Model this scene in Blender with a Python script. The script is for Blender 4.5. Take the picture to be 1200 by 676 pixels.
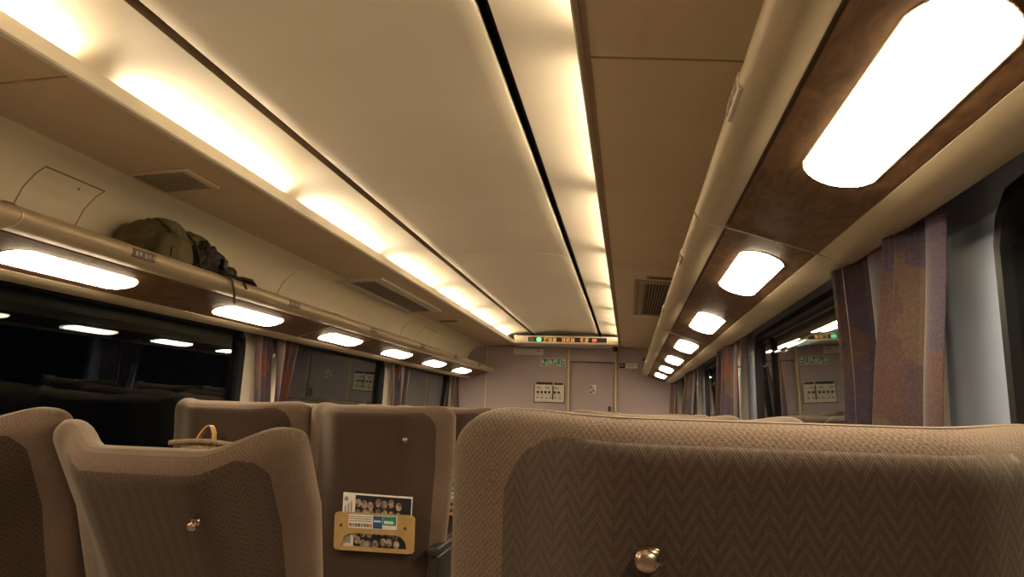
import bpy, bmesh, math, random
from mathutils import Vector, Matrix
random.seed(7)
for o in list(bpy.data.objects): bpy.data.objects.remove(o)
sc = bpy.context.scene
col = sc.collection
PI = math.pi
R_ = math.radians

# ------------------------------------------------------------------ camera
cd = bpy.data.cameras.new('camera'); cam = bpy.data.objects.new('camera', cd); col.objects.link(cam)
cd.sensor_width = 36; cd.sensor_fit = 'HORIZONTAL'; cd.lens = 27.0; cd.clip_start = 0.01
cam.matrix_world = Matrix(((0.98852091, -0.00890671, 0.15082136, 0.76),
                           (0.14752903, -0.15837675, -0.97629503, 0.0),
                           (0.03258217, 0.98733858, -0.15524473, 1.16),
                           (0, 0, 0, 1)))
sc.camera = cam
# ------------------------------------------------------------------ world, light levels, exposure
w = bpy.data.worlds.new('night'); sc.world = w; w.use_nodes = True
w.node_tree.nodes['Background'].inputs[0].default_value = (0.010, 0.012, 0.014, 1)
w.node_tree.nodes['Background'].inputs[1].default_value = 0.08
sc.view_settings.view_transform = 'Standard'; sc.view_settings.look = 'None'
sc.view_settings.gamma = 1.0; sc.view_settings.use_curve_mapping = False
sc.view_settings.exposure = 0.30
TUBE = 24.0          # emission of the cove tubes
LAMP = 36.0           # emission of the lamps under the racks
WARM = (1.0, 0.81, 0.56)
WARMW = (1.0, 0.81, 0.55)

# ------------------------------------------------------------------ materials
class NT:
    def __init__(s, name):
        s.m = bpy.data.materials.new(name); s.m.use_nodes = True
        s.t = s.m.node_tree; s.b = s.t.nodes['Principled BSDF']
    def n(s, typ, **k):
        q = s.t.nodes.new(typ)
        for a, v in k.items():
            if a.startswith('i_'):
                key = a[2:]; key = int(key) if key.isdigit() else key
                q.inputs[key].default_value = v
            else: setattr(q, a, v)
        return q
    def l(s, a, ao, b, bi): s.t.links.new(a.outputs[ao], b.inputs[bi])
    def math(s, op, a, b=None):
        q = s.t.nodes.new('ShaderNodeMath'); q.operation = op
        for i, v in enumerate((a, b)):
            if v is None: continue
            if isinstance(v, (int, float)): q.inputs[i].default_value = v
            else: s.t.links.new(v, q.inputs[i])
        return q.outputs[0]

def mat(name, c, rough=.6, metal=0, var=.06, scale=20, bump=0, bscale=300, spec=.4, c2=None):
    k = NT(name); b = k.b
    b.inputs['Roughness'].default_value = rough; b.inputs['Metallic'].default_value = metal
    b.inputs['Specular IOR Level'].default_value = spec
    tc = k.n('ShaderNodeTexCoord')
    no = k.n('ShaderNodeTexNoise', i_Scale=scale, i_Detail=3.0)
    k.l(tc, 'Object', no, 'Vector')
    r = k.n('ShaderNodeValToRGB')
    a = [max(0, v*(1-var)) for v in c]; e = [min(1, v*(1+var)) for v in c] if c2 is None else c2
    r.color_ramp.elements[0].color = (*a, 1); r.color_ramp.elements[1].color = (*e, 1)
    r.color_ramp.elements[0].position = .35; r.color_ramp.elements[1].position = .65
    k.l(no, 'Fac', r, 'Fac'); k.l(r, 'Color', b, 'Base Color')
    if bump:
        n2 = k.n('ShaderNodeTexNoise', i_Scale=bscale, i_Detail=2.0); k.l(tc, 'Object', n2, 'Vector')
        bu = k.n('ShaderNodeBump', i_Strength=bump, i_Distance=.002); k.l(n2, 'Fac', bu, 'Height'); k.l(bu, 'Normal', b, 'Normal')
    return k.m

def emit(name, c, s):
    k = NT(name); b = k.b
    b.inputs['Base Color'].default_value = (*[min(1, v*.8) for v in c], 1)
    b.inputs['Emission Color'].default_value = (*c, 1); b.inputs['Emission Strength'].default_value = s
    return k.m

def fabric(name, dark, light, herring):
    k = NT(name); b = k.b
    b.inputs['Roughness'].default_value = .95; b.inputs['Specular IOR Level'].default_value = .1
    b.inputs['Sheen Weight'].default_value = .35; b.inputs['Sheen Roughness'].default_value = .5
    b.inputs['Sheen Tint'].default_value = (.85, .75, .62, 1)
    tc = k.n('ShaderNodeTexCoord'); sp = k.n('ShaderNodeSeparateXYZ'); k.l(tc, 'Object', sp, 'Vector')
    no = k.n('ShaderNodeTexNoise', i_Scale=420.0, i_Detail=1.0); k.l(tc, 'Object', no, 'Vector')
    bg = k.n('ShaderNodeTexNoise', i_Scale=6.0, i_Detail=2.0); k.l(tc, 'Object', bg, 'Vector')
    X, Z = sp.outputs['X'], sp.outputs['Z']
    if herring:
        fr = k.math('FRACT', k.math('MULTIPLY', X, 1/.030))
        tri = k.math('MULTIPLY', k.math('ABSOLUTE', k.math('SUBTRACT', fr, .5)), 2)
        d = k.math('ADD', Z, k.math('MULTIPLY', tri, .026))
        s1 = k.math('SINE', k.math('MULTIPLY', d, 2*PI/.0052))
        s2 = k.math('SINE', k.math('MULTIPLY', d, 2*PI/.0165))
        seam = k.math('GREATER_THAN', k.math('ABSOLUTE', k.math('SUBTRACT', tri, .5)), .44)
        h = k.math('ADD', k.math('MULTIPLY', s1, .22), k.math('MULTIPLY', s2, .20))
        h = k.math('SUBTRACT', h, k.math('MULTIPLY', seam, .16))
        h = k.math('ADD', k.math('ADD', h, .42), k.math('MULTIPLY', k.math('SUBTRACT', no.outputs['Fac'], .5), .5))
    else:
        s1 = k.math('MULTIPLY', k.math('SINE', k.math('MULTIPLY', Z, 2*PI/.007)), k.math('SINE', k.math('MULTIPLY', X, 2*PI/.006)))
        h = k.math('ADD', k.math('MULTIPLY', s1, .2), k.math('ADD', .05, no.outputs['Fac']))
    h = k.math('ADD', h, k.math('MULTIPLY', k.math('SUBTRACT', bg.outputs['Fac'], .5), .35))
    r = k.n('ShaderNodeValToRGB'); k.t.links.new(h, r.inputs['Fac'])
    r.color_ramp.elements[0].position = .15; r.color_ramp.elements[1].position = .85
    r.color_ramp.elements[0].color = (*dark, 1); r.color_ramp.elements[1].color = (*light, 1)
    k.l(r, 'Color', b, 'Base Color')
    bu = k.n('ShaderNodeBump', i_Strength=.5, i_Distance=.0015); k.t.links.new(h, bu.inputs['Height']); k.l(bu, 'Normal', b, 'Normal')
    return k.m

def wood(name):
    k = NT(name); b = k.b; b.inputs['Roughness'].default_value = .5; b.inputs['Specular IOR Level'].default_value = .2
    tc = k.n('ShaderNodeTexCoord'); mp = k.n('ShaderNodeMapping'); mp.inputs['Scale'].default_value = (14, 4, 14); k.l(tc, 'Object', mp, 'Vector')
    no = k.n('ShaderNodeTexNoise', i_Scale=2.2, i_Detail=8.0, i_Distortion=1.6); k.l(mp, 'Vector', no, 'Vector')
    r = k.n('ShaderNodeValToRGB'); k.l(no, 'Fac', r, 'Fac')
    r.color_ramp.elements[0].position = .32; r.color_ramp.elements[1].position = .7
    r.color_ramp.elements[0].color = (.085, .042, .018, 1); r.color_ramp.elements[1].color = (.19, .10, .042, 1)
    k.l(r, 'Color', b, 'Base Color'); return k.m

def curtain_mat(name):
    k = NT(name); b = k.b; b.inputs['Roughness'].default_value = .9; b.inputs['Specular IOR Level'].default_value = .1
    b.inputs['Sheen Weight'].default_value = .2
    tc = k.n('ShaderNodeTexCoord'); mp = k.n('ShaderNodeMapping'); mp.inputs['Scale'].default_value = (1.5, 9, 7)
    mp.inputs['Rotation'].default_value = (.5, 0, 0); k.l(tc, 'Object', mp, 'Vector')
    v = k.n('ShaderNodeTexVoronoi', i_Scale=1.0, distance='MANHATTAN'); k.l(mp, 'Vector', v, 'Vector')
    se = k.n('ShaderNodeSeparateColor'); k.l(v, 'Color', se, 'Color')
    r = k.n('ShaderNodeValToRGB'); k.l(se, 'Red', r, 'Fac'); r.color_ramp.interpolation = 'CONSTANT'
    cs = [(0, (.062, .041, .048)), (.3, (.042, .036, .056)), (.48, (.075, .044, .042)), (.76, (.12, .045, .031)), (.85, (.052, .041, .062)), (.94, (.085, .057, .044))]
    e = r.color_ramp.elements
    e[0].color = (*cs[0][1], 1); e[1].position = cs[1][0]; e[1].color = (*cs[1][1], 1)
    for p, c in cs[2:]:
        q = e.new(p); q.color = (*c, 1)
    v2 = k.n('ShaderNodeTexVoronoi', i_Scale=100.0, feature='DISTANCE_TO_EDGE'); k.l(tc, 'Object', v2, 'Vector')
    lt = k.math('LESS_THAN', v2.outputs['Distance'], .09)
    mx = k.n('ShaderNodeMix', data_type='RGBA', blend_type='MIX'); k.t.links.new(k.math('MULTIPLY', lt, .14), mx.inputs['Factor'])
    k.t.links.new(r.outputs['Color'], mx.inputs['A']); mx.inputs['B'].default_value = (.20, .12, .08, 1)
    k.t.links.new(mx.outputs['Result'], b.inputs['Base Color'])
    return k.m

def glass_mat(name):
    k = NT(name); t = k.t; t.nodes.remove(k.b)
    g = k.n('ShaderNodeNewGeometry'); dp = k.n('ShaderNodeVectorMath', operation='DOT_PRODUCT')
    k.l(g, 'Normal', dp, 0); k.l(g, 'Incoming', dp, 1)
    c = k.math('SUBTRACT', 1.0, k.math('ABSOLUTE', dp.outputs['Value']))
    f = k.math('ADD', .012, k.math('MULTIPLY', .988, k.math('POWER', c, 5.0)))
    tr = k.n('ShaderNodeBsdfTransparent'); tr.inputs['Color'].default_value = (.80, .86, .88, 1)
    gl = k.n('ShaderNodeBsdfGlossy'); gl.inputs['Roughness'].default_value = 0.0; gl.inputs['Color'].default_value = (1, 1, 1, 1)
    mx = k.n('ShaderNodeMixShader'); t.links.new(f, mx.inputs[0]); k.l(tr, 0, mx, 1); k.l(gl, 0, mx, 2)
    k.l(mx, 0, t.nodes['Material Output'], 'Surface'); return k.m

M = dict(
    cream=mat('cream_panel', (.86, .79, .65), .45, var=.02, scale=3, bump=.05),
    sidepanel=mat('side_panel', (.62, .485, .31), .5, var=.03, scale=3, bump=.05),
    wallcream=mat('upper_wall_cream', (.86, .76, .56), .5, var=.02, scale=3, bump=.05),
    seam=mat('seam_dark', (.10, .065, .035), .7),
    groove=mat('groove_brown', (.34, .24, .15), .6),
    black=mat('black_rubber_shade', (.008, .008, .009), .45),
    gold=mat('champagne_rail', (.50, .41, .27), .42, metal=.25, var=.03, scale=6, bump=.03),
    wood=wood('burl_wood'),
    wallL=mat('pillar_cream', (.66, .58, .47), .5, var=.03),
    wallR=mat('pillar_blue_light', (.37, .45, .61), .5, var=.04, scale=4),  # bluish light on the right wall, put into its base colour
    wallE=mat('end_wall_mauve', (.375, .305, .315), .6, var=.03, scale=6, bump=.08),
    lower=mat('lower_wall', (.25, .20, .17), .8, bump=.1),
    floor=mat('carpet', (.46, .41, .36), .7, var=.12, scale=60, bump=.4),  # unseen floor, toned pale to bounce lamp light upward
    brass=mat('brass', (.55, .43, .24), .38, metal=.45, var=.0),
    ring=mat('joint_metal', (.62, .54, .42), .35, metal=.4),
    steel=mat('steel', (.62, .60, .57), .2, metal=1),
    copper=mat('hook_metal', (.42, .32, .25), .28, metal=1),
    fab=fabric('seat_fabric', (.075, .049, .036), (.185, .128, .094), False),
    fabp=fabric('seat_fabric_herringbone', (.042, .027, .020), (.082, .055, .041), True),
    plastic=mat('dark_plastic', (.03, .024, .022), .4, bump=.1),
    tan=mat('tan_plastic', (.46, .30, .12), .45, bump=.05),
    curtain=curtain_mat('curtain_cloth'),
    glass=glass_mat('window_glass'),
    white=mat('white_plate', (.80, .75, .68), .4),
    offw=mat('offwhite_plastic', (.62, .56, .46), .4),
    plate=mat('brown_plate', (.10, .06, .035), .35),
    teal=mat('teal_print', (.02, .26, .21), .5),
    dkprint=mat('dark_print', (.02, .018, .02), .5),
    greyprint=mat('grey_print', (.32, .29, .27), .5),
    red=mat('red_print', (.45, .06, .03), .5),
    blue=mat('blue_print', (.03, .10, .28), .5),
    olive=mat('olive_canvas', (.125, .105, .048), .85, var=.25, scale=14, bump=.35, bscale=90),
    olived=mat('dark_olive_canvas', (.06, .052, .028), .85, var=.3, scale=25, bump=.35, bscale=90),
    mesh=mat('black_camouflage_mesh', (.012, .011, .010), .8, var=.2, scale=60, c2=(.055, .038, .03)),
    strap=mat('webbing', (.022, .020, .014), .8, var=.2, scale=120),
    basket=mat('woven_straw', (.20, .13, .065), .8, var=.5, scale=160, bump=.8, bscale=160),
    leather=mat('tan_leather', (.42, .25, .10), .5),
    rail_slat=mat('vent_slat', (.30, .22, .14), .5),
    ventdark=mat('vent_dark', (.035, .026, .018), .7),
    ventgrey=mat('vent_mesh', (.30, .25, .19), .7, var=.4, scale=200),
    tube=emit('tube_glow', WARM, TUBE),
    lamp=emit('lamp_glow', WARMW, LAMP),
    led_g=emit('led_green', (.15, .75, .35), 1.2), led_r=emit('led_red', (.7, .12, .06), .9), led_a=emit('led_amber', (1.0, .55, .12), 1.6),
    ledpanel=mat('led_panel', (.045, .022, .012), .3),
    peach=mat('photo_people', (.20, .13, .10), .5, var=.5, scale=60, c2=(.50, .40, .33)),
    outside=mat('night_ground', (.02, .02, .022), .9),
)
for k_ in ('cream', 'wallcream', 'sidepanel'): pass

# ------------------------------------------------------------------ mesh helpers
class MB:
    def __init__(s): s.bm = bmesh.new(); s.mats = []
    def mi(s, m):
        if m not in s.mats: s.mats.append(m)
        return s.mats.index(m)
    def face(s, pts, m=0):
        f = s.bm.faces.new([s.bm.verts.new(p) for p in pts]); f.material_index = m; return f
    def box(s, x0, x1, y0, y1, z0, z1, m=0, mx=None):
        v = [Vector((x, y, z)) for x in (x0, x1) for y in (y0, y1) for z in (z0, z1)]
        if mx is not None: v = [mx @ p for p in v]
        b = [s.bm.verts.new(p) for p in v]
        for q in ((0, 1, 3, 2), (4, 6, 7, 5), (0, 4, 5, 1), (2, 3, 7, 6), (0, 2, 6, 4), (1, 5, 7, 3)):
            f = s.bm.faces.new([b[i] for i in q]); f.material_index = m
    def rbox(s, x0, x1, y0, y1, z0, z1, r=.01, seg=3, m=0, mx=None):
        t = bmesh.new(); bmesh.ops.create_cube(t, size=1)
        for v in t.verts: v.co = Vector(((x0+x1)/2+v.co.x*(x1-x0), (y0+y1)/2+v.co.y*(y1-y0), (z0+z1)/2+v.co.z*(z1-z0)))
        r = min(r, .49*min(x1-x0, y1-y0, z1-z0))
        bmesh.ops.bevel(t, geom=list(t.edges), offset=r, segments=seg, profile=.5, affect='EDGES')
        s.absorb(t, m, mx)
    def absorb(s, t, m=0, mx=None):
        mp = {}
        for v in t.verts: mp[v] = s.bm.verts.new(mx @ v.co if mx is not None else v.co)
        for f in t.faces:
            g = s.bm.faces.new([mp[v] for v in f.verts]); g.material_index = m
        t.free()
    def prism(s, prof, y0, y1, m=0, closed=True, caps=True):
        """profile of (x,z) extruded along y"""
        a = [s.bm.verts.new((x, y0, z)) for x, z in prof]; b = [s.bm.verts.new((x, y1, z)) for x, z in prof]
        n = len(prof)
        for i in range(n if closed else n-1):
            j = (i+1) % n
            f = s.bm.faces.new((a[i], a[j], b[j], b[i])); f.material_index = m
        if closed and caps:
            s.bm.faces.new(a).material_index = m; s.bm.faces.new(list(reversed(b))).material_index = m
    def tube(s, path, r, n=10, m=0, flat=1.0, cap=True):
        P = [Vector(p) for p in path]; rings = []
        for i, p in enumerate(P):
            d = (P[min(i+1, len(P)-1)]-P[max(i-1, 0)]).normalized()
            u = d.cross(Vector((0, 0, 1)))
            if u.length < 1e-3: u = Vector((1, 0, 0))
            u.normalize(); v = d.cross(u).normalized()
            rr = r[i] if isinstance(r, (list, tuple)) else r
            rings.append([s.bm.verts.new(p+u*math.cos(2*PI*k/n)*rr+v*math.sin(2*PI*k/n)*rr*flat) for k in range(n)])
        for a, b in zip(rings, rings[1:]):
            for k in range(n): s.bm.faces.new((a[k], a[(k+1) % n], b[(k+1) % n], b[k])).material_index = m
        if cap:
            s.bm.faces.new(rings[0]).material_index = m; s.bm.faces.new(list(reversed(rings[-1]))).material_index = m
    def ribbon(s, path, width, side, th=.003, m=0):
        """flat strap along path, width along 'side'"""
        P = [Vector(p) for p in path]; sd = Vector(side).normalized(); rings = []
        for i, p in enumerate(P):
            d = (P[min(i+1, len(P)-1)]-P[max(i-1, 0)]).normalized(); nn = d.cross(sd).normalized()
            rings.append([s.bm.verts.new(p+sd*a*width/2+nn*b*th/2) for a, b in ((-1, -1), (1, -1), (1, 1), (-1, 1))])
        for a, b in zip(rings, rings[1:]):
            for k in range(4): s.bm.faces.new((a[k], a[(k+1) % 4], b[(k+1) % 4], b[k])).material_index = m
        s.bm.faces.new(rings[0]); s.bm.faces.new(list(reversed(rings[-1])))
    def blob(s, c, r, e=2.6, n=28, noise=.0, freq=9, m=0, mx=None):
        from mathutils import noise as ns
        t = bmesh.new(); bmesh.ops.create_uvsphere(t, u_segments=n, v_segments=n//2, radius=1)
        for v in t.verts:
            d = v.co.normalized()
            k = (abs(d.x)**e+abs(d.y)**e+abs(d.z)**e)**(-1/e)
            p = Vector((d.x*k*r[0], d.y*k*r[1], d.z*k*r[2]))
            p += d*noise*(ns.noise((p+Vector(c))*freq)+.5*ns.noise((p+Vector(c))*freq*2.7))
            v.co = p+Vector(c)
        s.absorb(t, m, mx)
    def build(s, name, mats=None, parent=None, smooth=True, bevel=0, loc=None, rot=None):
        bmesh.ops.recalc_face_normals(s.bm, faces=s.bm.faces)
        me = bpy.data.meshes.new(name); s.bm.to_mesh(me); s.bm.free()
        for m_ in (mats if isinstance(mats, (list, tuple)) else [mats]): me.materials.append(m_)
        if smooth:
            for p in me.polygons: p.use_smooth = True
            me.set_sharp_from_angle(angle=R_(38))
        o = bpy.data.objects.new(name, me); col.objects.link(o)
        if parent: o.parent = parent
        if loc: o.location = loc
        if rot: o.rotation_euler = rot
        if bevel:
            b = o.modifiers.new('bevel', 'BEVEL'); b.width = bevel; b.segments = 2; b.limit_method = 'ANGLE'
        return o

def tag(o, label=None, cat=None, group=None, kind=None):
    if label: o['label'] = label
    if cat: o['category'] = cat
    if group: o['group'] = group
    if kind: o['kind'] = kind
    return o
def thing(name, label, cat, loc=(0, 0, 0), group=None, rz=0):
    o = bpy.data.objects.new(name, None); o.empty_display_size = .1; col.objects.link(o)
    o.location = loc; o.rotation_euler = (0, 0, rz); return tag(o, label, cat, group)
def struct(o, label, cat='wall'): return tag(o, label, cat, kind='structure')
def copy_tree(o, parent=None):
    c = o.copy(); col.objects.link(c); c.parent = parent
    for ch in list(o.children): copy_tree(ch, c)
    return c

def in_rr(x, z, w, h, r):
    ax, az = abs(x)-(w/2-r), abs(z)-(h/2-r)
    if ax <= 0 and az <= r or az <= 0 and ax <= r: return True
    return ax > 0 and az > 0 and ax*ax+az*az <= r*r
def cast(inside, cx, cz, th):
    lo, hi = 0., 6.
    for _ in range(40):
        m_ = (lo+hi)/2
        if inside(cx+m_*math.cos(th), cz+m_*math.sin(th)): lo = m_
        else: hi = m_
    return (cx+lo*math.cos(th), cz+lo*math.sin(th))
def ring_loops(outer, inner, c, corners=(), n=72):
    ths = [2*PI*i/n for i in range(n)]+[math.atan2(z-c[1], x-c[0]) % (2*PI) for x, z in corners]
    ths = sorted(set(round(t, 6) for t in ths))
    return [cast(outer, *c, t) for t in ths], [cast(inner, *c, t) for t in ths]
def ring_plate(mb, lo, li, d0, d1, mp, m=0, outer=True):
    """two loops of (u,v) bridged into a plate from depth d0 to d1; mp(u,v,d)->point"""
    n = len(lo); V = [[mb.bm.verts.new(mp(u, v, d)) for u, v in L] for d in (d0, d1) for L in (lo, li)]
    for i in range(n):
        j = (i+1) % n
        for a, b in ((V[0], V[1]), (V[2], V[3]), (V[1], V[3]))+(((V[0], V[2]),) if outer else ()):
            f = mb.bm.faces.new((a[i], a[j], b[j], b[i])); f.material_index = m

Y0, Y1 = -1.6, 9.6

# ================================================================== STRUCTURE
mb = MB(); mb.box(-1.46, 1.46, Y0, Y1, -.06, 0); struct(mb.build('floor', M['floor']), 'unseen carpeted carriage floor, toned pale to bounce light', 'floor')

# side ceiling panels with upper walls: one panel per seam, 4 mm gaps between
SN = ['behind the camera', 'over the camera', 'second from the camera', 'third from the camera', 'farthest, by the end wall']
SE = [Y0, -.80, 1.67, 4.17, 6.62, Y1]
def side_profile(s):
    # (x,z): ceiling part from the cove trim outward
    return [(s*.664, 1.967), (s*.80, 1.958), (s*.93, 1.949), (s*1.02, 1.942)]
def wall_profile(s):
    P = [(1.02, 1.942), (1.09, 1.936), (1.15, 1.918), (1.20, 1.885), (1.24, 1.84), (1.268, 1.78), (1.285, 1.70), (1.292, 1.62), (1.294, 1.55)]
    return [(s*x, z) for x, z in P]
def shell(prof, y0, y1, th, sx):
    m_ = MB()
    out = [(x+sx*th*.6, z+th) for x, z in prof]
    m_.prism(prof+out[::-1], y0, y1); return m_
for s, nm in ((-1, 'left'), (1, 'right')):
    for i in range(len(SE)-1):
        o = shell(side_profile(s), SE[i]+.0055, SE[i+1]-.0055, .012, s).build('ceiling', M['sidepanel'])
        struct(o, 'tan side ceiling panel above the %s seats, %s' % (nm, SN[i]), 'ceiling')
        o = shell(wall_profile(s), SE[i]+.0065, SE[i+1]-.0065, .012, s).build('wall_'+nm, M['wallcream'])
        struct(o, 'cream curved upper wall panel behind the %s luggage rack, %s' % (nm, SN[i]), 'wall')
    # backing behind the seams
    m_ = MB(); bp = [(s*.66, 1.99), (s*1.02, 1.962), (s*1.20, 1.915), (s*1.30, 1.80), (s*1.315, 1.55)]
    m_.prism(bp+[(x+s*.02, z+.02) for x, z in bp[::-1]], Y0, Y1)
    struct(m_.build('trim_1' if s < 0 else 'trim_2', M['seam']), 'dark backing strip behind the %s ceiling joints' % nm, 'trim')

# centre ceiling panels
CS = [Y0, 1.45, 4.545, 7.66, Y1]
for i in range(len(CS)-1):
    m_ = MB()
    pr = [(-.399, 2.098), (-.397, 2.090), (-.390, 2.086)]+[(-.39+.78*i/16, 2.086+.022*(1-(-1+2*i/16)**2)) for i in range(1, 16)]+[(.390, 2.086), (.397, 2.090), (.399, 2.098), (.399, 2.112), (-.399, 2.112)]  # arch added so the middle catches more tube light
    m_.prism(pr, CS[i]+.005, CS[i+1]-.005)
    struct(m_.build('ceiling', M['cream']), 'cream light-catching arched panel of the centre ceiling, '+['over the camera', 'second and longest in view', 'third from the camera', 'farthest, by the display'][i], 'ceiling')
# slots beside the centre panel
for s, nm in ((-1, 'left'), (1, 'right')):
    m_ = MB()
    m_.prism([(s*.399, 2.106), (s*.399, 2.15), (s*.434, 2.15), (s*.434, 2.088), (s*.437, 2.088), (s*.437, 2.156), (s*.39, 2.156), (s*.39, 2.106)], Y0, Y1)
    struct(m_.build('trim_3' if s < 0 else 'trim_4', M['groove'] if s < 0 else M['black']), 'long dark air slot along the %s edge of the centre ceiling' % nm, 'trim')  # slots are alike; the right one's shade is put in as black
    # cove reflector
    m_ = MB()
    P = [(.432, 2.088), (.47, 2.0875), (.53, 2.083), (.59, 2.074), (.64, 2.060), (.68, 2.040), (.705, 2.015), (.712, 1.995), (.70, 1.985), (.655, 1.985)]
    if s > 0: P = [(x, z) for x, z in P]
    prof = [(s*x, z) for x, z in P]; out = [(s*(x+.006), z+.008) for x, z in P[:7]]+[(s*.722, 1.992), (s*.70, 1.977), (s*.655, 1.977)]
    m_.prism(prof+out[::-1], Y0, Y1)
    struct(m_.build('ceiling', M['cream']), 'curved cream light cove on the %s of the centre ceiling' % nm, 'ceiling')
    # lip that hides the tubes
    m_ = MB()
    m_.prism([(s*x, z) for x, z in [(.639, 2.007), (.645, 2.007), (.648, 1.972), (.668, 1.973), (.668, 1.9655), (.657, 1.963), (.6565, 1.9645), (.6545, 1.9645), (.654, 1.962), (.643, 1.962), (.638, 1.967)]], Y0, Y1)
    struct(m_.build('trim_5' if s < 0 else 'trim_6', M['cream'] if s < 0 else M['groove']), 'rail along the lower edge of the %s light cove' % nm, 'trim')  # right rail faces away from the light; brown colour carries that shade

# tubes in the coves
tn = ['nearest the camera', 'second from the camera', 'third from the camera', 'fourth from the camera', 'fifth from the camera', 'sixth from the camera', 'farthest, by the end wall']
for s, nm in ((-1, 'left'), (1, 'right')):
    for k in range(8):
        y = .60+1.265*(k-1)
        if k == 7: y1 = y+.9
        else: y1 = y+1.10
        t = thing('light_tube', ('warm fluorescent tube glowing in the %s ceiling cove, ' % nm)+(['behind the camera']+tn)[k], 'light tube', (s*.674, y, 2.003), 'tubes in the ceiling coves')
        m_ = MB(); m_.tube([(0, .02, 0), (0, y1-y-.02, 0)], .0125, 14); m_.build('tube', M['tube'], t)
        for e in (0, y1-y-.022):
            m_ = MB(); m_.tube([(0, e, 0), (0, e+.022, 0)], .0135, 12); m_.box(-.006, .006, e+.004, e+.018, -.0215, 0); m_.build('end_cap', M['offw'], t)

def lean(m_, s):
    for v in m_.bm.verts: v.co.x += s*(1.45-v.co.z)*.03
    return m_
# windowed side walls
PX = [-.79, 1.73, 4.28, 6.82, 9.36]
XW = 1.38
wn = 0
for s, nm in ((-1, 'left'), (1, 'right')):
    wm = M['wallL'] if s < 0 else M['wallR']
    g0 = .26 if s < 0 else .36; g1 = .22 if s < 0 else .34
    m_ = MB()
    zb, zt = .66, 1.64
    z0, z1 = .78, 1.555
    for k in range(4):
        a, b = PX[k], PX[k+1]
        wy0, wy1 = a+g0, b-g1
        cy, cz = (wy0+wy1)/2, (z0+z1)/2; ww, hh = wy1-wy0, z1-z0
        outer = lambda u, v, a=a, b=b: a <= u <= b and zb <= v <= zt
        inner = lambda u, v: in_rr(u-cy, v-cz, ww, hh, .10)
        lo, li = ring_loops(outer, inner, (cy, cz), [(a, zb), (b, zb), (a, zt), (b, zt)], 120)
        ring_plate(m_, lo, li, s*XW, s*(XW+.05), lambda u, v, d: (d, u, v))
        # window: frame and two panes
        wn += 1
        lab = ['beside the camera', 'second from the camera', 'third from the camera', 'last before the end wall'][k]
        W = thing('window_%d' % wn, 'double glazed night window in the %s wall, %s' % (nm, lab), 'window'); W['kind'] = 'structure'
        f_ = MB()
        inn2 = lambda u, v: in_rr(u-cy, v-cz, ww-.044, hh-.044, .085)
        lo, li = ring_loops(inner, inn2, (cy, cz), [], 120)
        ring_plate(f_, lo, li, s*(XW-.006), s*(XW+.045), lambda u, v, d: (d, u, v)); lean(f_, s).build('window_frame', M['black'], W)
        for q in (.012, .034):
            p_ = MB(); p_.box(s*(XW+q), s*(XW+q+.003), wy0+.018, wy1-.018, z0+.018, z1-.018)
            # trim corners by bevelling them round
            es = [e for e in p_.bm.edges if abs(e.verts[0].co.x-e.verts[1].co.x) > .001]
            bmesh.ops.bevel(p_.bm, geom=es, offset=.08, segments=8, affect='EDGES')
            lean(p_, s).build('pane', M['glass'], W)
    m_.box(*sorted((s*XW, s*(XW+.05))), Y0, PX[0], zb, zt)
    m_.box(*sorted((s*XW, s*(XW+.05))), PX[4], Y1, zb, zt)
    struct(lean(m_, s).build('wall_'+nm, wm), '%s window wall with pillars between the windows' % ('cream' if s < 0 else 'bluish-light-toned'), 'wall')
    m_ = MB(); m_.box(*sorted((s*(XW+.023), s*(XW+.07))), Y0, Y1, 0, zb-.001)
    struct(m_.build('wall_'+nm, M['lower']), 'dark lower side wall under the %s windows' % nm, 'wall')
    m_ = MB(); m_.box(*sorted((s*1.30, s*(XW-.001))), Y0, Y1, .665, .70)
    struct(m_.build('trim_7' if s < 0 else 'trim_8', M['offw'], bevel=.004), 'ledge running under the %s windows' % nm, 'trim')
    m_ = MB(); m_.box(*sorted((s*1.296, s*(XW+.05))), Y0, Y1, 1.642, 1.66)
    struct(m_.build('trim_9' if s < 0 else 'trim_10', M['seam']), 'curtain pocket top above the %s windows' % nm, 'trim')

# end wall, rear wall
m_ = MB()
def endwall(m_, y, th, hole=None):
    P = [(-1.43, 0), (-1.43, 1.66), (-1.31, 1.66), (-1.30, 1.80), (-1.22, 1.90), (-1.05, 1.96), (-.73, 1.99), (-.70, 2.1), (.70, 2.1), (.73, 1.99), (1.05, 1.96), (1.22, 1.90), (1.30, 1.80), (1.31, 1.66), (1.43, 1.66), (1.43, 0)]
    if hole:
        a, b, z = hole
        P = P+[(b, 0), (b, z), (a, z), (a, 0)]
    m_.prism(P, y, y+th)
endwall(m_, Y1+.001, .05, (.045, .590, 1.775))
struct(m_.build('wall_far', M['wallE'], smooth=False), 'mauve grey partition wall at the end of the carriage', 'wall')
m_ = MB(); endwall(m_, Y0-.051, .05)
struct(m_.build('wall_back', M['wallE'], smooth=False), 'partition wall behind the camera', 'wall')
D = thing('door_1', 'mauve sliding door at the end of the aisle', 'door', (.318, Y1+.02, 0)); D['kind'] = 'structure'
m_ = MB(); m_.rbox(-.285, .285, 0, .03, 0.004, 1.79, .004); m_.build('door_leaf', M['wallE'], D)
m_ = MB(); m_.rbox(-.2725, .2725, -.018, -.001, 1.763, 1.774, .002); m_.build('door_head', M['seam'], D)
m_ = MB(); m_.rbox(.20, .235, -.03, -.001, 1.08, 1.235, .008); m_.build('door_handle', M['plastic'], D)
m_ = MB(); m_.rbox(-.04, .045, -.005, -.0005, 1.386, 1.488, .001)
m_.rbox(-.036, .002, -.007, -.004, 1.392, 1.482, .001, m=1); m_.rbox(.006, .036, -.007, -.004, 1.40, 1.44, .001, m=2)
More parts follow.
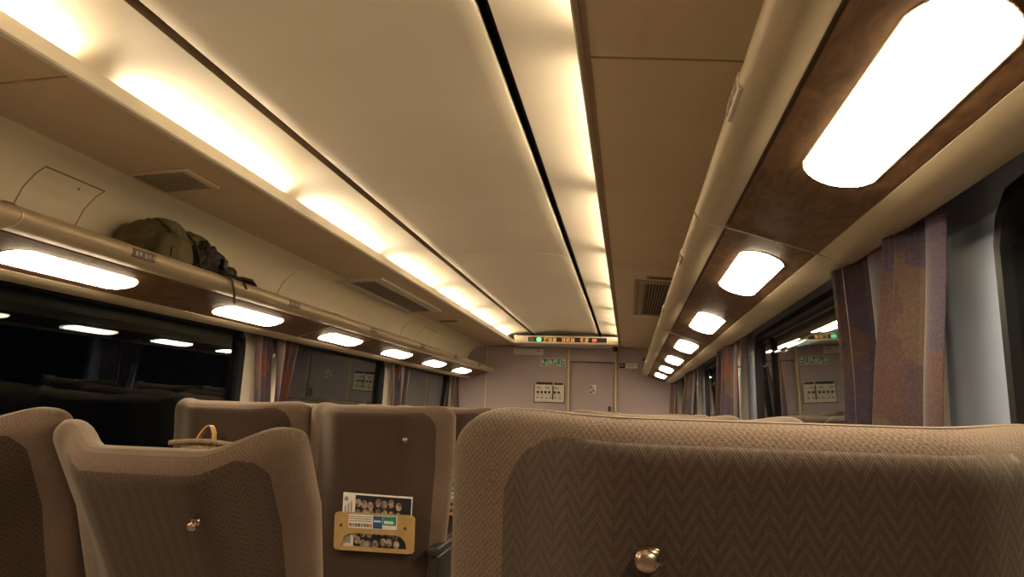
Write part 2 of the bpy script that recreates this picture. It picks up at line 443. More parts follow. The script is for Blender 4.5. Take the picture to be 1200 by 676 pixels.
m_.blob((.021, -.007, 1.462), (.010, .003, .012), 2, 12, m=2); m_.blob((-.016, -.008, 1.466), (.009, .003, .010), 2, 12, m=0)
m_.rbox(-.028, -.006, -.009, -.006, 1.405, 1.45, .002, m=0)
m_.build('toilet_sign', [M['white'], M['dkprint'], M['greyprint']], D)
for i, (x, zt_, r) in enumerate(((.025, 1.985, .013), (.607, 1.985, .013), (-1.02, 1.945, .009))):
    lab = ['brass trim post left of the end door', 'brass trim post right of the end door', 'thin brass strip at the left of the end wall'][i]
    m_ = MB(); m_.prism([(x-r, 0), (x-r, 0), (x+r, 0)][:0] or [(x-r, 0), (x-r, zt_), (x+r, zt_), (x+r, 0)], Y1-.022, Y1)
    struct(m_.build('trim_%d' % (11+i), M['brass'], bevel=.006), lab, 'trim')
# ceiling end trim at the partition
m_ = MB(); m_.box(-1.05, -.66, Y1-.02, Y1, 1.935, 1.955); m_.box(.66, 1.05, Y1-.02, Y1, 1.935, 1.955)
struct(m_.build('trim_14', M['groove'], bevel=.003), 'dark moulding where the side ceiling meets the end wall', 'trim')

# ================================================================== LUGGAGE RACKS
RS = [Y0, -.62, 1.86, 4.34, 6.82, Y1-.002]
def rack(s, nm):
    T = thing('luggage_rack', 'long champagne coloured luggage rack above the %s windows, burl wood underside' % nm, 'luggage rack', (0, 0, 0))
    def P(pts): return [(s*x, z) for x, z in pts]
    cx, cz, a, b = .992, 1.650, .076, .038
    front = []
    for i in range(15):
        th = R_(62+ (266-62)*i/14); front.append((cx+a*math.cos(th), cz+b*math.sin(th)))
    for i in range(len(RS)-1):
        y0, y1 = RS[i]+.0045, RS[i+1]-.0045
        m_ = MB(); m_.prism(P(front+[(.990, 1.622), (1.04, 1.63), (1.04, 1.66)]), y0, y1); m_.build('front_lip', M['gold'], T)
        m_ = MB(); m_.prism(P([(.994, 1.609), (1.10, 1.577), (1.197, 1.5455), (1.197, 1.552), (1.10, 1.585), (.994, 1.6135)]), y0, y1); m_.build('wood_panel', M['wood'], T)
        m_ = MB(); m_.prism(P([(1.199, 1.5445), (1.215, 1.536), (1.235, 1.528), (1.256, 1.5235), (1.274, 1.523), (1.286, 1.527), (1.291, 1.535), (1.290, 1.548), (1.199, 1.556)]), y0, y1); m_.build('window_rail', M['gold'], T)
    for yj in RS[1:-1]:
        prof = front[:]+[(.992, 1.609), (1.10, 1.577), (1.199, 1.5445), (1.215, 1.536), (1.235, 1.528), (1.256, 1.5235), (1.274, 1.523), (1.286, 1.527)]
        inn_ = [(x+(1.02-x)*.08, z+.006) for x, z in prof]; outp = [(x-(1.02-x)*.02 if x < 1.0 else x, z-.0015) for x, z in prof]
        m_ = MB(); m_.prism(P(outp+inn_[::-1]), yj-.0035, yj+.0035); m_.build('joint_ring', M['ring'], T)
    m_ = MB(); m_.prism(P([(.975, 1.620), (1.04, 1.636), (1.288, 1.636), (1.288, 1.556), (1.20, 1.560), (1.10, 1.592), (1.0, 1.6145), (.985, 1.6155)]), Y0, Y1-.004); m_.build('rack_shelf', M['seam'], T)
    for k in range(8):
        yc = 1.18+1.245*(k-1)
        m_ = MB(); y0, y1 = yc-.075, yc+.055
        X0 = .9155
        m_.rbox(*sorted((s*X0, s*(X0+.008))), y0, y1, 1.634, 1.663, .002)
        for j in range(5):
            yy = y0+.014+j*.022+(.008 if j > 1 else 0)
            m_.rbox(*sorted((s*(X0-.0015), s*(X0+.001))), yy, yy+.013, 1.641+(j % 2)*.003, 1.656, .0006, m=1)
        m_.build('number_plate', [M['plate'] if s < 0 else M['offw'], M['greyprint']], T)
    return T
rack(-1, 'left'); rack(1, 'right')

# lamps below the racks
def lamp_mesh():
    m_ = MB(); L, W = .315, .058; NX, NY = 16, 30
    g = {}
    for j in range(NY+1):
        v = -1+2*j/NY
        for i in range(NX+1):
            u = -1+2*i/NX
            yb = L*(1-.15*u*u-.07*u**8)              # ends bow outwards
            z = -.002-.009*(1-abs(u)**4)*(1-abs(v)**12)
            g[i, j] = m_.bm.verts.new((u*W, v*yb, z))
    for j in range(NY):
        for i in range(NX): m_.bm.faces.new((g[i, j], g[i+1, j], g[i+1, j+1], g[i, j+1]))
    r = bmesh.ops.extrude_face_region(m_.bm, geom=list(m_.bm.faces))
    for e in r['geom']:
        if isinstance(e, bmesh.types.BMVert): e.co.z = .004
    return m_
lampd = lamp_mesh().build('diffuser', M['lamp'])
m_ = MB()
Lf = []
for q in (0, 1):
    pass
pts = []
N = 16
for i in range(N+1):
    u = -1+2*i/N; pts.append((u*.0605, (.318)*(1-.15*u*u-.07*u**8)))
loop = pts+[(x, -y) for x, y in reversed(pts)]
inn = [(x*.965, y*.992) for x, y in loop]
n_ = len(loop)
V = [[m_.bm.verts.new((x, y, z)) for x, y in L_] for z in (-.0015, .003) for L_ in (loop, inn)]
for i in range(n_):
    j = (i+1) % n_
    for a, b in ((V[0], V[1]), (V[2], V[3]), (V[1], V[3]), (V[0], V[2])): m_.bm.faces.new((a[i], a[j], b[j], b[i]))
lampf = m_.build('lamp_rim', M['gold'])
first = None
ang = math.atan2(1.611-1.5455, 1.197-.998)
for s, nm in ((-1, 'left'), (1, 'right')):
    for k in range(8):
        yc = 1.07+1.25*(k-1)
        x = 1.107; z = 1.5755
        t = thing('rack_lamp', 'glowing oblong lamp under the %s luggage rack, %s' % (nm, (['behind the camera']+tn)[k]), 'lamp', (s*x, yc, z-.001), 'oblong lamps under the luggage racks')
        t.rotation_euler = (0, s*ang, 0)
        if first is None: lampd.parent = t; lampf.parent = t; first = t
        else:
            for q in (lampd, lampf):
                c = q.copy(); col.objects.link(c); c.parent = t

# ================================================================== WALL / CEILING FITTINGS
def on_wall(s, arc):   # point on the upper wall, arc 0 at the bottom .. 1 at the top
    P = wall_profile(s)[::-1]; t = arc*(len(P)-1); i = min(int(t), len(P)-2); f = t-i
    return (P[i][0]*(1-f)+P[i+1][0]*f-s*.0015, P[i][1]*(1-f)+P[i+1][1]*f-.0006)
def hatch(s, y0, y1, a1, lab):
    T = thing('wall_hatch', lab, 'hatch')
    m_ = MB()
    N = 24; a0 = .12
    def strip(ya, yb, ra, rb):
        rows = []
        for i in range(N+1):
            x, z = on_wall(s, ra+(rb-ra)*i/N); rows.append((m_.bm.verts.new((x, ya, z)), m_.bm.verts.new((x, yb, z))))
        for p, q in zip(rows, rows[1:]): m_.bm.faces.new((p[0], p[1], q[1], q[0]))
    strip(y0, y0+.007, a0, a1); strip(y1-.007, y1, a0, a1); strip(y0, y1, a1-.015, a1); m_.build('hatch_gap', M['groove'], T)
    m_ = MB(); strip(y0+.007, y1-.007, a0, a1-.015); m_.build('hatch_door', M['wallcream'], T)
    m_ = MB(); x, z = on_wall(s, a1-.08); m_.blob((x-s*.001, y1-.10, z), (.004, .004, .004), 2, 10); m_.build('hatch_lock', M['seam'], T)
hatch(-1, 2.20, 2.50, .72, 'cream access hatch in the left upper wall, near the backpack')
hatch(-1, 7.10, 7.55, .72, 'cream access hatch in the left upper wall, far end of carriage')

# square grille
T = thing('ceiling_grille', 'square grey mesh grille in the left side ceiling above the backpack', 'grille', (-.895, 2.51, 1.9475))
m_ = MB(); m_.rbox(-.115, .115, -.115, .115, -.004, .004, .002); m_.build('grille_frame', M['sidepanel'], T)
m_ = MB()
for i in range(19): m_.box(-.095, .095, -.097+i*.0105, -.092+i*.0105, -.0065, -.0035)
for i in range(13): m_.box(-.095+i*.0155, -.092+i*.0155, -.097, .097, -.006, -.0035)
m_.build('grille_mesh', M['ventgrey'], T)
T.rotation_euler = (0, -R_(3.5), 0)
def big_vent(s, lab):
    T = thing('air_vent', lab, 'air vent', (s*.945, 5.42, 1.949)); T.rotation_euler = (0, s*R_(3.6), 0)
    m_ = MB(); W, L = .155, .80
    for (x0, x1, y0, y1) in ((-W, -W+.028, -L, L), (-W+.032, -W+.072, -L+.032, L-.032), (W-.028, W, -L, L), (W-.072, W-.032, -L+.032, L-.032), (-W+.028, W-.028, -L, -L+.028), (-W+.028, W-.028, L-.028, L), (-W+.072, W-.072, -L+.032, -L+.06), (-W+.072, W-.072, L-.06, L-.032)):
        m_.rbox(x0, x1, y0, y1, -.014, .004, .004)
    m_.build('vent_frame', M['offw'] if s < 0 else M['rail_slat'], T)
    m_ = MB(); m_.box(-W+.03, W-.03, -L+.03, L-.03, -.0035, -.001); m_.build('vent_backing', M['ventdark'], T)
    m_ = MB()
    for i in range(9):
        x = -W+.080+i*(2*W-.16)/8; m_.box(x-.003, x+.003, -L+.045, L-.045, -.011, -.003)
    m_.build('vent_slats', M['rail_slat'] if s > 0 else M['ventgrey'], T)
big_vent(-1, 'long framed air vent in the left side ceiling'); big_vent(1, 'long louvred air vent in the right side ceiling')
for s, x, y, lab in ((-1, -.90, 6.93, 'small slim ceiling slot beyond the left air vent'), (1, .945, 4.52, 'short slim ceiling slot just before the right air vent')):
    T = thing('ceiling_slot', lab, 'ceiling slot', (x, y, 1.9515)); T.rotation_euler = (0, s*R_(3.6), 0)
    m_ = MB(); m_.rbox(-.085, .085, -.055, .055, -.006, .003, .002); m_.build('slot_plate', M['rail_slat'], T)
    m_ = MB(); m_.rbox(-.07, .07, -.02, .02, -.0075, -.005, .001); m_.build('slot_opening', M['ventdark'], T)

# header display
T = thing('display_header', 'off-white overhead header with an LED message display over the end door', 'display', (0, 9.1, 1.945))
m_ = MB(); m_.rbox(-.60, .645, .0, .495, 0, .096, .008); m_.build('housing', M['offw'], T)
m_ = MB(); m_.rbox(-.645, -.60, .02, .495, .01, .05, .006); m_.build('side_cap', M['offw'], T)
m_ = MB()
for (x0, x1, z0, z1) in ((-.44, .515, .078, .088), (-.44, .515, .012, .022), (-.44, -.43, .022, .078), (.505, .515, .022, .078)): m_.rbox(x0, x1, -.006, .004, z0, z1, .002)
m_.build('screen_frame', M['white'], T)
m_ = MB(); m_.box(-.43, .505, -.002, .002, .022, .078); sp_ = m_.build('screen', M['ledpanel'], T)
m_ = MB(); m_.blob((-.30, -.003, .050), (.030, .002, .024), 3, 20); m_.build('green_lamp', M['led_g'], sp_)
m_ = MB(); m_.rbox(.335, .385, -.005, -.001, .032, .068, .004); m_.build('red_lamp', M['led_r'], sp_)
m_ = MB(); m_.rbox(-.415, -.36, -.004, -.001, .03, .07, .001)
for i in range(3): m_.box(-.41+i*.018, -.40+i*.018, -.005, -.003, .034, .066, 1)
m_.build('seat_symbol', [M['greyprint'], M['ledpanel']], sp_)
m_ = MB(); rnd = random.Random(3)
for c in range(10):
    if c in (3, 7): continue
    x0 = -.24+c*.054
    for i in range(8):
        for j in range(8):
            if rnd.random() < (.62 if (i in (1, 6) or j in (1, 4, 7)) else .28):
                m_.box(x0+i*.0052, x0+i*.0052+.0036, -.004, -.002, .028+j*.0056, .028+j*.0056+.0038)
m_.build('amber_dots', M['led_a'], sp_)
T = thing('dome_camera', 'small black dome at the right end of the display header', 'camera', (.60, 9.36, 1.944))
m_ = MB(); m_.tube([(0, 0, 0), (0, 0, -.02)], .03, 18); m_.build('mount', M['plastic'], T)
m_ = MB(); m_.blob((0, 0, -.025), (.034, .034, .034), 2, 18); m_.build('dome', M['black'], T)

# signs on the end wall
def plate(x0, x1, z0, z1, name, lab, cat, marks, mats, y=Y1-.001, group=None):
    T = thing(name, lab, cat, ((x0+x1)/2, y, z0), group)
    w_, h_ = x1-x0, z1-z0
    m_ = MB(); m_.rbox(-w_/2, w_/2, -.005, 0, 0, h_, .0015); m_.build('panel', mats[0], T)
    for nme, mt, rects in marks:
        m_ = MB()
        for (a, b, c, d) in rects: m_.box(-w_/2+a*w_, -w_/2+b*w_, -.0062, -.0045, c*h_, d*h_)
        m_.build(nme, mt, T)
    return T
lines = [(.05, .62, .12+.155*i, .17+.155*i) for i in range(5)]
plate(-.67, -.43, 1.845, 1.92, 'notice_plate', 'pale text notice high on the end wall, upper left of the green signs', 'sign', [('text_lines', M['greyprint'], [(.05, .95, .12+.17*i, .17+.17*i) for i in range(5)])], [M['white']])
plate(-.425, -.30, 1.842, 1.917, 'notice_plate', 'small square notice beside the wide pale text notice', 'sign', [('text_lines', M['greyprint'], [(.1, .9, .15, .22), (.1, .9, .35, .42), (.2, .8, .55, .8)])], [M['white']])
def picto(x0, k, kind_):
    # teal panels: running figure/arrow, circle motif, handset motif
    tl = [(.06, .94, .06, .94)]
    wh = [[(.15, .42, .62, .80), (.30, .44, .30, .62), (.15, .55, .40, .50), (.60, .88, .2, .34), (.70, .80, .1, .6), (.2, .3, .12, .34)],
          [(.15, .35, .2, .8), (.35, .75, .2, .3), (.45, .85, .45, .55), (.65, .85, .55, .85)],
          [(.12, .5, .12, .24), (.5, .9, .3, .42), (.3, .45, .4, .85), (.62, .88, .62, .88)]][k]
    plate(x0, x0+.10, 1.712, 1.805, 'safety_sign', ['green and white safety pictogram, left of the row of three', 'green and white safety pictogram, middle of the row of three', 'green and white safety pictogram, right of the row of three'][k], 'sign',
          [('green_field', M['teal'], tl), ('white_marks', M['white'], [(a, b, c, d) for a, b, c, d in wh])], [M['white']])
for k in range(3): picto(-.335+k*.108, k, k)
for o in bpy.data.objects:
    if o.name.startswith('white_marks'): o.location.y = -.0012
# facility map board
T = plate(-.395, -.026, 1.262, 1.475, 'map_board', 'cream carriage facilities board with dark symbols on the end wall', 'sign', [
    ('symbols', M['dkprint'], [(.07+.13*i+(.06 if i > 3 else 0), .15+.13*i+(.06 if i > 3 else 0), .50, .64) for i in range(6)] + [(.60, .645, .16, .95)]),
    ('captions', M['greyprint'], [(.06+.15*i, .15+.15*i, .2, .3) for i in range(6)]+[(.06+.30*i, .2+.30*i, .78, .88) for i in range(3)]+[(.08+.15*i, .15+.15*i, .38, .43) for i in range(6)])], [M['offw']])
m_ = MB()
for (x0, x1, z0, z1) in ((-.192, .192, -.008, .002), (-.192, -.184, 0, .213), (.184, .192, 0, .213)): m_.rbox(x0, x1, -.010, 0, z0, z1, .002)
m_.build('board_frame', M['seam'], T)
m_ = MB(); m_.rbox(-.165, .04, -.008, 0, .218, .245, .002); m_.rbox(.06, .165, -.008, 0, .218, .240, .002); m_.build('title_strip', M['dkprint'], T)
plate(.655, .72, 1.705, 1.765, 'prohibition_sign', 'small black square symbol sign right of the end door', 'sign', [('pictogram', M['white'], [(.2, .8, .42, .55), (.25, .45, .6, .8)])], [M['dkprint']])
plate(.722, .865, 1.705, 1.765, 'caption_plate', 'narrow pale caption plate beside the black symbol sign', 'sign', [('text_lines', M['greyprint'], [(.1, .9, .6, .75), (.1, .7, .25, .4)])], [M['white']])
plate(.93, .99, 1.80, 1.83, 'wall_label', 'tiny dark label on the end wall under the right ceiling', 'sign', [('text_lines', M['greyprint'], [(.1, .9, .4, .6)])], [M['dkprint']])

# ================================================================== CURTAINS, POSTS
def curtain(s, ya, yb, yc_, far, lab, seed):
    """ya..yb at the rail, ya..yc_ at the tie; pleats at the far end"""
    rnd = random.Random(seed)
    plan = []   # (t along, depth into cabin)
    nflat = 8; tf = .46
    for i in range(nflat+1):
        t = tf*i/nflat; plan.append((t, .018+.012*math.sin(PI*i/nflat)))
    npl = 8
    for i in range(npl*4):
        t = tf+(1-tf)*(i+1)/(npl*4); plan.append((t, (.016, .013, -.014, -.015)[(i+1) % 4]+.012+(.045 if s > 0 else .012)*(i+1)/(npl*4)+.003*rnd.random()))
    m_ = MB(); rows = []
    NZ = 22; zt, zb = 1.612, .72
    for j in range(NZ+1):
        f = j/NZ; z = zt+(zb-zt)*f
        # pinch towards the tie at z ~ 1.0, opening a little below it
        p = math.sin(min(1, (zt-z)/.60)*PI/2)**1.3
        if z < 1.0: p = 1-.25*(1.0-z)/.28
        if far: e0, e1 = ya, yb+(yc_-yb)*p
        else: e0, e1 = ya+.03*p, yb+(yc_-yb)*p
        rows.append([m_.bm.verts.new((s*((1.315 if s > 0 else 1.335)-d*(.7+.5*p)-.004*math.sin(z*9+seed)), e0+(e1-e0)*t, z)) for t, d in plan])
    for a, b in zip(rows, rows[1:]):
        for k in range(len(plan)-1): m_.bm.faces.new((a[k], a[k+1], b[k+1], b[k]))
    T = thing('curtain', lab, 'curtain', (0, 0, 0), 'patterned window curtains')
    o = m_.build('cloth', M['curtain'], T); sd = o.modifiers.new('solid', 'SOLIDIFY'); sd.thickness = .002
    m_ = MB(); lo, hi = (ya, yc_) if far else (ya+.03, yc_)
    m_.rbox(*sorted((s*1.262, s*1.345)), min(lo, hi)-.004, max(lo, hi)+.006, .985, 1.015, .004); m_.build('tie_band', M['curtain'], T)
    m_ = MB(); m_.rbox(*sorted((s*1.303, s*1.325)), ya+.005, yb-.005, 1.610, 1.637, .002); m_.build('curtain_track', M['plastic'], T)
pn = ['behind the camera', 'nearest pillar', 'second pillar', 'third pillar', 'pillar by the end wall']
for s, nm in ((-1, 'left'), (1, 'right')):
    for k in range(1 if s > 0 else 2, 5):
        c = PX[k]
        a0 = .22 if s < 0 else .34; sh = 0 if s < 0 else -.09
        curtain(s, c-a0, c-.035+sh, c-.05+sh, False, 'purple and orange patterned curtain, near side of the %s wall, %s' % (nm, pn[k]), k*3+s)
        if k < 4: curtain(s, c+.055+sh, c+.36+sh, c+.15+sh, True, 'purple and orange patterned curtain, far side of the %s wall, %s' % (nm, pn[k]), k*5+s)
        T = thing('pillar_post', '%s post between the two curtains of the %s wall, %s' % ('cream' if s < 0 else 'beige', nm, pn[k]), 'post', (s*1.36, c+.005+sh, .701), 'posts between the curtains')
        m_ = MB(); m_.rbox(-.019, .019, -.028, .028, 0, .938, .006); m_.build('post', M['wallL'], T)
        m_ = MB(); m_.tube([(-s*.018, 0, .72), (-s*.045, 0, .72), (-s*.052, 0, .735)], .006, 10); m_.build('coat_peg', M['offw'], T)
        if s < 0 and k == 2:
            m_ = MB()
            for z in (.60, .545, .49): m_.rbox(.0185, .0205, -.012, .008, z, z+.022, .0005)
            m_.build('red_marks', M['red'], T)

# ================================================================== SEATS
PZ = .40; L = .757; T_ = .062; HW = .338; RT = .055
def bulge(sx, z):
    e = min(1., max(0., (abs(sx)-.13)/.16)); k = .03+.083*min(1, max(0, (z-.15)/.35))
    return k*(e*e*(3-2*e)+.18*max(0., (abs(sx)-.29)/.05))
def thick(z):
    t = T_+.02*max(0, 1-z/.25)
    if z > L-RT: t *= math.sqrt(max(.03, 1-((z-(L-RT))/RT)**2))
    return t
def hw(z):
    w_ = HW-.016*max(0, 1-z/.5)
    if z > L-RT: w_ -= .070*(1-math.sqrt(max(0, 1-((z-(L-RT))/RT)**2)))
    return w_
def backrest():
    m_ = MB(); n = 26; rows = []
    zs = [.0+.05*i for i in range(15)]
    zs = [z for z in zs if z < L-RT-.01]+[L-RT+RT*math.sin(PI/2*i/9) for i in range(10)]
    ex = 2/3.6
    for z in zs:
        w_, t = hw(z), thick(z); ring = []
        for side in (-1, 1):          # back (y-) left to right, then front right to left
            for i in range(n):
                th = PI*i/n if side < 0 else PI*i/n+PI
                c_, s_ = -math.cos(th) if side < 0 else -math.cos(th), math.sin(th)
                x = w_*math.copysign(abs(c_)**ex, c_) if abs(c_) > 1e-6 else 0
                y = -t*math.copysign(abs(s_)**ex, s_) if abs(s_) > 1e-6 else 0
                ring.append(m_.bm.verts.new((x, y+bulge(x, z)-.0, z)))
        rows.append(ring)
    N_ = len(rows[0])
    for a, b in zip(rows, rows[1:]):
        for k in range(N_): m_.bm.faces.new((a[k], a[(k+1) % N_], b[(k+1) % N_], b[k]))
    for r in (rows[0], rows[-1]):
        for k in range(n):
            q = [r[k], r[k+1], r[(N_-k-1) % N_], r[(N_-k) % N_]]
            u = []
            for v in q:
                if v not in u: u.append(v)
            if len(u) > 2: m_.bm.faces.new(u)
    return m_
def back_panel():
    m_ = MB(); NX, NZ = 30, 26; g = {}; W = .270; zb, zt = .02, L-.022
    for j in range(NZ+1):
        z = zb+(zt-zb)*(1-(1-j/NZ)**1.6)
        for i in range(NX+1):
            u = -1+2*i/NX
            # round the upper corners a little
            x = u*(W-.055*max(0, (z-(zt-.09))/.09)**3); ex = 3.6; w_ = hw(z)
            y = -thick(z)*(max(0, 1-abs(x/w_)**ex))**(1/ex)+bulge(x, z)
            e = .006*(1-abs(u)**10)*(1-abs(2*(j/NZ)-1)**14)
            g[i, j] = (m_.bm.verts.new((x, y-e, z)), m_.bm.verts.new((x, y+.012, z)))
    for j in range(NZ):
        for i in range(NX):
            m_.bm.faces.new([g[i, j][0], g[i+1, j][0], g[i+1, j+1][0], g[i, j+1][0]])
            m_.bm.faces.new([g[i, j][1], g[i+1, j][1], g[i+1, j+1][1], g[i, j+1][1]])
    for i in range(NX):
        for j in (0, NZ): m_.bm.faces.new([g[i, j][0], g[i+1, j][0], g[i+1, j][1], g[i, j][1]])
    for j in range(NZ):
        for i in (0, NX): m_.bm.faces.new([g[i, j][0], g[i, j+1][0], g[i, j+1][1], g[i, j][1]])
    return m_
def hook():
    m_ = MB(); m_.tube([(0, 0, 0), (0, -.006, 0)], .011, 18); m_.tube([(0, -.006, 0), (0, -.018, 0)], .0055, 14)
    m_.blob((0, -.022, .001), (.0115, .0075, .011), 2.3, 20); m_.blob((.004, -.020, .006), (.009, .005, .007), 2.2, 16); return m_
def holder():
    m_ = MB(); w_, h_ = .35, .158
    outer = lambda u, v: in_rr(u, v, w_, h_, .015)
    def inner(u, v):      # half-moon window: flat bottom, arched upper corners
        vv = v+.062
        if vv < 0 or abs(u) > .142: return False
        if abs(u) > .142-.05: return vv <= math.sqrt(max(0, .05**2-(abs(u)-.092)**2))*1.0+.006
        return vv <= .056
    lo, li = ring_loops(outer, inner, (0, -.036), [(-.142, -.062), (.142, -.062)], 110)
    ring_plate(m_, lo, li, -.006, 0, lambda u, v, d: (u, d, v))
    for x in (-.145, .135): m_.tube([(x, -.004, .025), (x, -.0085, .025)], .006, 12, m=1)
    # side brackets back to the seat
    for x in (-.168, .162): m_.box(x, x+.006, 0, .03, -.06, .06)
    m_.box(-.168, .168, 0, .03, -.074, -.068)
    return m_
def sticker():
    m_ = MB(); m_.box(-.112, .100, -.0075, -.006, -.002+.018, .072, 0)
    rnd = random.Random(5)
    for i in range(8):
        m_.box(-.108+i*.0128, -.098+i*.0128, -.0082, -.0074, .022, .036, 1+i % 3)
    for i in range(3): m_.box(-.108, -.01, -.0082, -.0074, .044+.009*i, .048+.009*i, 2)
    m_.box(-.004, .036, -.0083, -.0074, .018, .070, 4); m_.box(.038, .096, -.0083, -.0074, .034, .070, 3); m_.box(.045, .085, -.0088, -.008, .040, .052, 0)
    m_.box(.0, .030, -.0088, -.008, .045, .052, 0)
    return m_

def cushion():
    m_ = MB(); m_.rbox(-.29, .29, -.02, .50, .30, .44, .045, 5); return m_
def base():
    m_ = MB(); m_.rbox(-.25, .25, .02, .44, .22, .30, .02); m_.rbox(-.16, .16, .12, .34, .0, .22, .02); return m_
def arm(x):
    m_ = MB(); m_.rbox(x-.026, x+.026, -.13, .40, .545, .585, .014, 4); m_.rbox(x-.022, x+.022, -.10, .32, .20, .547, .012, m=1); return m_

LAB = {}
def seat(x, y, rec, lab, hookx, hookz=.622, proto=[None]):
    T = thing('train_seat', lab, 'seat', (x, y, 0), 'fabric train seats with winged backrests')
    if proto[0] is None:
        P = {}
        P['backrest'] = backrest().build('backrest', M['fab'])
        P['back_panel'] = back_panel().build('back_panel', M['fabp'])
        P['coat_hook'] = hook().build('coat_hook', M['copper'])
        P['magazine_holder'] = holder().build('magazine_holder', [M['tan'], M['plate']])
        P['sticker'] = sticker().build('sticker', [M['white'], M['red'], M['greyprint'], M['teal'], M['blue']])
        P['seat_cushion'] = cushion().build('seat_cushion', M['fab'])
        P['seat_base'] = base().build('seat_base', M['plastic'])
        P['armrest'] = arm(-.310).build('armrest', [M['plastic'], M['plastic']])
        P['armrest_r'] = arm(.310).build('armrest', [M['plastic'], M['plastic']])
        proto[0] = P; fresh = True
        P['sticker'].parent = P['magazine_holder']
    else:
        fresh = False
    P = proto[0]
    out = {}
    for k, o in P.items():
        if k == 'sticker': continue
        c = o if fresh else o.copy()
        if not fresh: col.objects.link(c)
        c.parent = T; out[k] = c
        if k == 'magazine_holder' and not fresh:
            d = P['sticker'].copy(); col.objects.link(d); d.parent = c
    mr = Matrix.Rotation(rec, 4, 'X')
    for k in ('backrest', 'back_panel'):
        out[k].location = (0, 0, PZ); out[k].rotation_euler = (rec, 0, 0)
    hk = Vector((hookx, -thick(.6)+bulge(hookx, .6)-.005, hookz)); out['coat_hook'].location = mr @ hk+Vector((0, 0, PZ)); out['coat_hook'].rotation_euler = (rec, 0, 0)
    hd = Vector((.052, -.098, .238)); out['magazine_holder'].location = mr @ hd+Vector((0, 0, PZ)); out['magazine_holder'].rotation_euler = (rec, 0, 0)
    return T, mr
def magazine(x, y, mr, lab, hx=.052):
    T = thing('magazine', lab, 'magazine', (0, 0, 0), 'magazines in the seat-back holders')
    loc = mr @ Vector((hx, -.088, .205))+Vector((x, y, PZ)); T.location = loc; T.rotation_euler = (mr.to_euler().x, R_(1.2), 0)
    m_ = MB(); m_.rbox(-.148, .155, -.005, .005, -.035, .188, .0015); m_.build('cover', M['white'], T)
    m_ = MB(); m_.box(-.092, .104, -.0062, -.0045, -.03, .182); m_.build('cover_photo', M['dkprint'], T)
    m_ = MB(); rnd = random.Random(2)
    for i in range(7):
        for j in range(5):
            m_.blob((-.08+i*.029+rnd.uniform(-.006, .006), -.0068, -.012+j*.040+rnd.uniform(-.008, .008)), (.014, .001, .018), 2, 10)
    m_.build('people_picture', M['peach'], T)
    m_ = MB(); m_.box(.104, .153, -.0064, -.0045, -.03, .182); m_.build('cover_edge', M['dkprint'], T)
    m_ = MB()
    for i in range(3): m_.box(-.138+i*.013, -.132+i*.013, -.0064, -.0045, .085, .085+.05+.01*i)
    m_.box(-.14, -.125, -.0064, -.0045, .155, .172); m_.box(-.136, -.106, -.0066, -.0045, -.02, .02)
    m_.build('title_marks', M['greyprint'], T)

ROW = [.94+1.208*k for k in range(7)]    # pivots
rown = ['first row ahead of the camera', 'second row', 'third row', 'fourth row', 'fifth row', 'sixth row', 'last row by the end wall']
XA, XB, XR = -.345, -1.022, .905
t, mr = seat(XR, .865, R_(3.5), 'large herringbone brown seat right in front of the camera', -.12, hookz=.634); t.scale = (1.05, 1, 1)
t, mr = seat(XA-.015, 2.11, R_(33.5), 'reclined brown aisle seat with raised wings, lower left of the photo', .135)
t, mr = seat(XB-.016, 2.07, R_(27.5), 'reclined brown window seat at the left edge of the photo', .135)
for k in range(2, 7):
    y = ROW[k]
    t, mr = seat(XA, y, R_(5), 'upright brown aisle seat left of the aisle, %s' % rown[k], .165)
    if k < 5: magazine(XA, y, mr, 'magazine with a crowd photo in the holder of the left aisle seat, %s' % rown[k])
    seat(XB, y, R_(5), 'upright brown window seat by the left wall, %s' % rown[k], -.03)
for k in range(1, 7):
    seat(XR, ROW[k], R_(8), 'single brown seat by the right windows, %s' % rown[k], -.10)

# ================================================================== BACKPACK on the left rack
BP = thing('backpack', 'olive green canvas backpack lying on the left luggage rack', 'backpack', (-1.135, 2.635, 1.642)); BP.scale = (1, .70, 1)
def bl(name, m, parent, items, **k):
    q = MB()
    for it in items: q.blob(*it[:2], **(it[2] if len(it) > 2 else {}))
    return q.build(name, m, parent, **k)
bl('main_compartment', M['olive'], BP, [((-.01, .27, .105), (.13, .27, .105), dict(e=3.0, n=56, noise=.014, freq=12))])
bl('lid', M['olive'], BP, [((.01, .20, .150), (.115, .13, .074), dict(e=2.6, n=48, noise=.012, freq=14))])
bl('top_roll', M['olive'], BP, [((.0, .45, .150), (.12, .19, .062), dict(e=2.6, n=48, noise=.012, freq=16))])
bl('front_pocket', M['olive'], BP, [((.085, .17, .075), (.072, .155, .085), dict(e=2.9, n=44, noise=.012, freq=16))])
bl('side_pocket', M['mesh'], BP, [((.105, .44, .085), (.060, .150, .075), dict(e=2.4, n=56, noise=.030, freq=26))])
bl('hip_belt', M['olived'], BP, [((.07, .70, .055), (.085, .125, .058), dict(e=2.6, n=44, noise=.018, freq=20))])
bl('hip_pocket', M['olive'], BP, [((.05, .66, .11), (.080, .085, .042), dict(e=2.6, n=36, noise=.012, freq=20))])
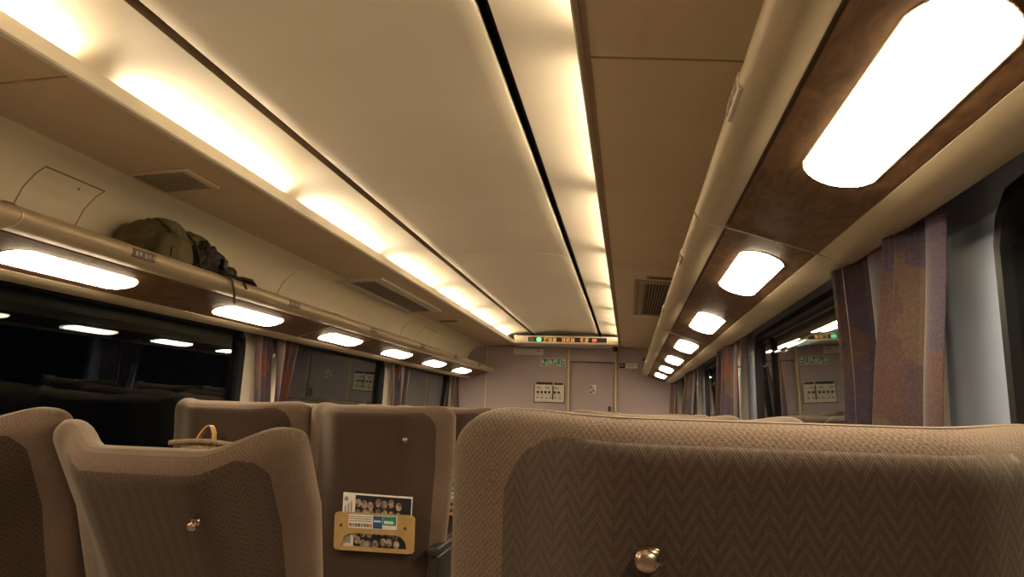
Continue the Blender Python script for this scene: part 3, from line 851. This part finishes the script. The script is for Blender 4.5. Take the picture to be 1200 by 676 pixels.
q = MB(); q.ribbon([(.146, .06, .06), (.138, .08, .12), (.112, .10, .170), (.06, .11, .208), (.0, .12, .218)], .006, (0, 1, 0), .006); q.build('zip_line', M['strap'], BP)
q = MB(); q.ribbon([(.163, .315, .01), (.162, .31, .08), (.135, .305, .15), (.08, .30, .20), (.0, .30, .212)], .012, (0, 1, 0), .006); q.build('compression_strap', M['strap'], BP)
q = MB(); q.ribbon([(.10, .56, .17), (.158, .57, .13), (.175, .58, .05)], .022, (0, 1, 0), .005); q.build('side_strap', M['strap'], BP)
q = MB(); q.ribbon([(.150, .50, .06), (.195, .51, .050), (.228, .525, .02), (.234, .55, -.03), (.230, .57, -.075)], .026, (0, 1, 0), .003); q.build('hanging_strap', M['olived'], BP)
q = MB(); q.tube([(.155, .60, .06), (.20, .64, .05), (.222, .68, .030), (.224, .72, .005)], .005, 8); q.build('cord', M['strap'], BP)
q = MB(); q.rbox(.138, .160, .600, .640, .075, .120, .004); q.build('blue_tag', M['blue'], BP)
q = MB(); q.rbox(.150, .178, .545, .59, .075, .115, .005); q.build('buckle', M['black'], BP)
q = MB()
q.ribbon([(.10, .76, .020), (.12, .84, .006), (.14, .91, .014), (.145, .945, .045), (.13, .92, .066), (.11, .85, .068), (.08, .78, .06)], .09, (1, 0, 0), .012)
q.build('shoulder_pad', M['strap'], BP)

# straw handbag behind the reclined seat, hanging off the window seat of the next row
HB = thing('handbag', 'woven straw handbag with a tan leather handle behind the reclined seat', 'handbag', (-1.03, 3.10, .635))
q = MB(); q.blob((0, 0, .165), (.165, .036, .165), 3, 36, .004, 30); q.build('bag_body', M['basket'], HB)
q = MB(); q.tube([(-.15+.30*i/20, 0, .335+.012*math.sin(PI*i/20)) for i in range(21)], .012, 10); q.build('rim', M['basket'], HB)
q = MB(); q.ribbon([(-.045+.09*i/16, .052*math.sin(PI*i/16)**.5 if 0 < i < 16 else 0, .30+.112*math.sin(PI*i/16)**.6 if 0 < i < 16 else .30) for i in range(17)], .024, (.25, 1, 0), .006); q.build('handle', M['leather'], HB)
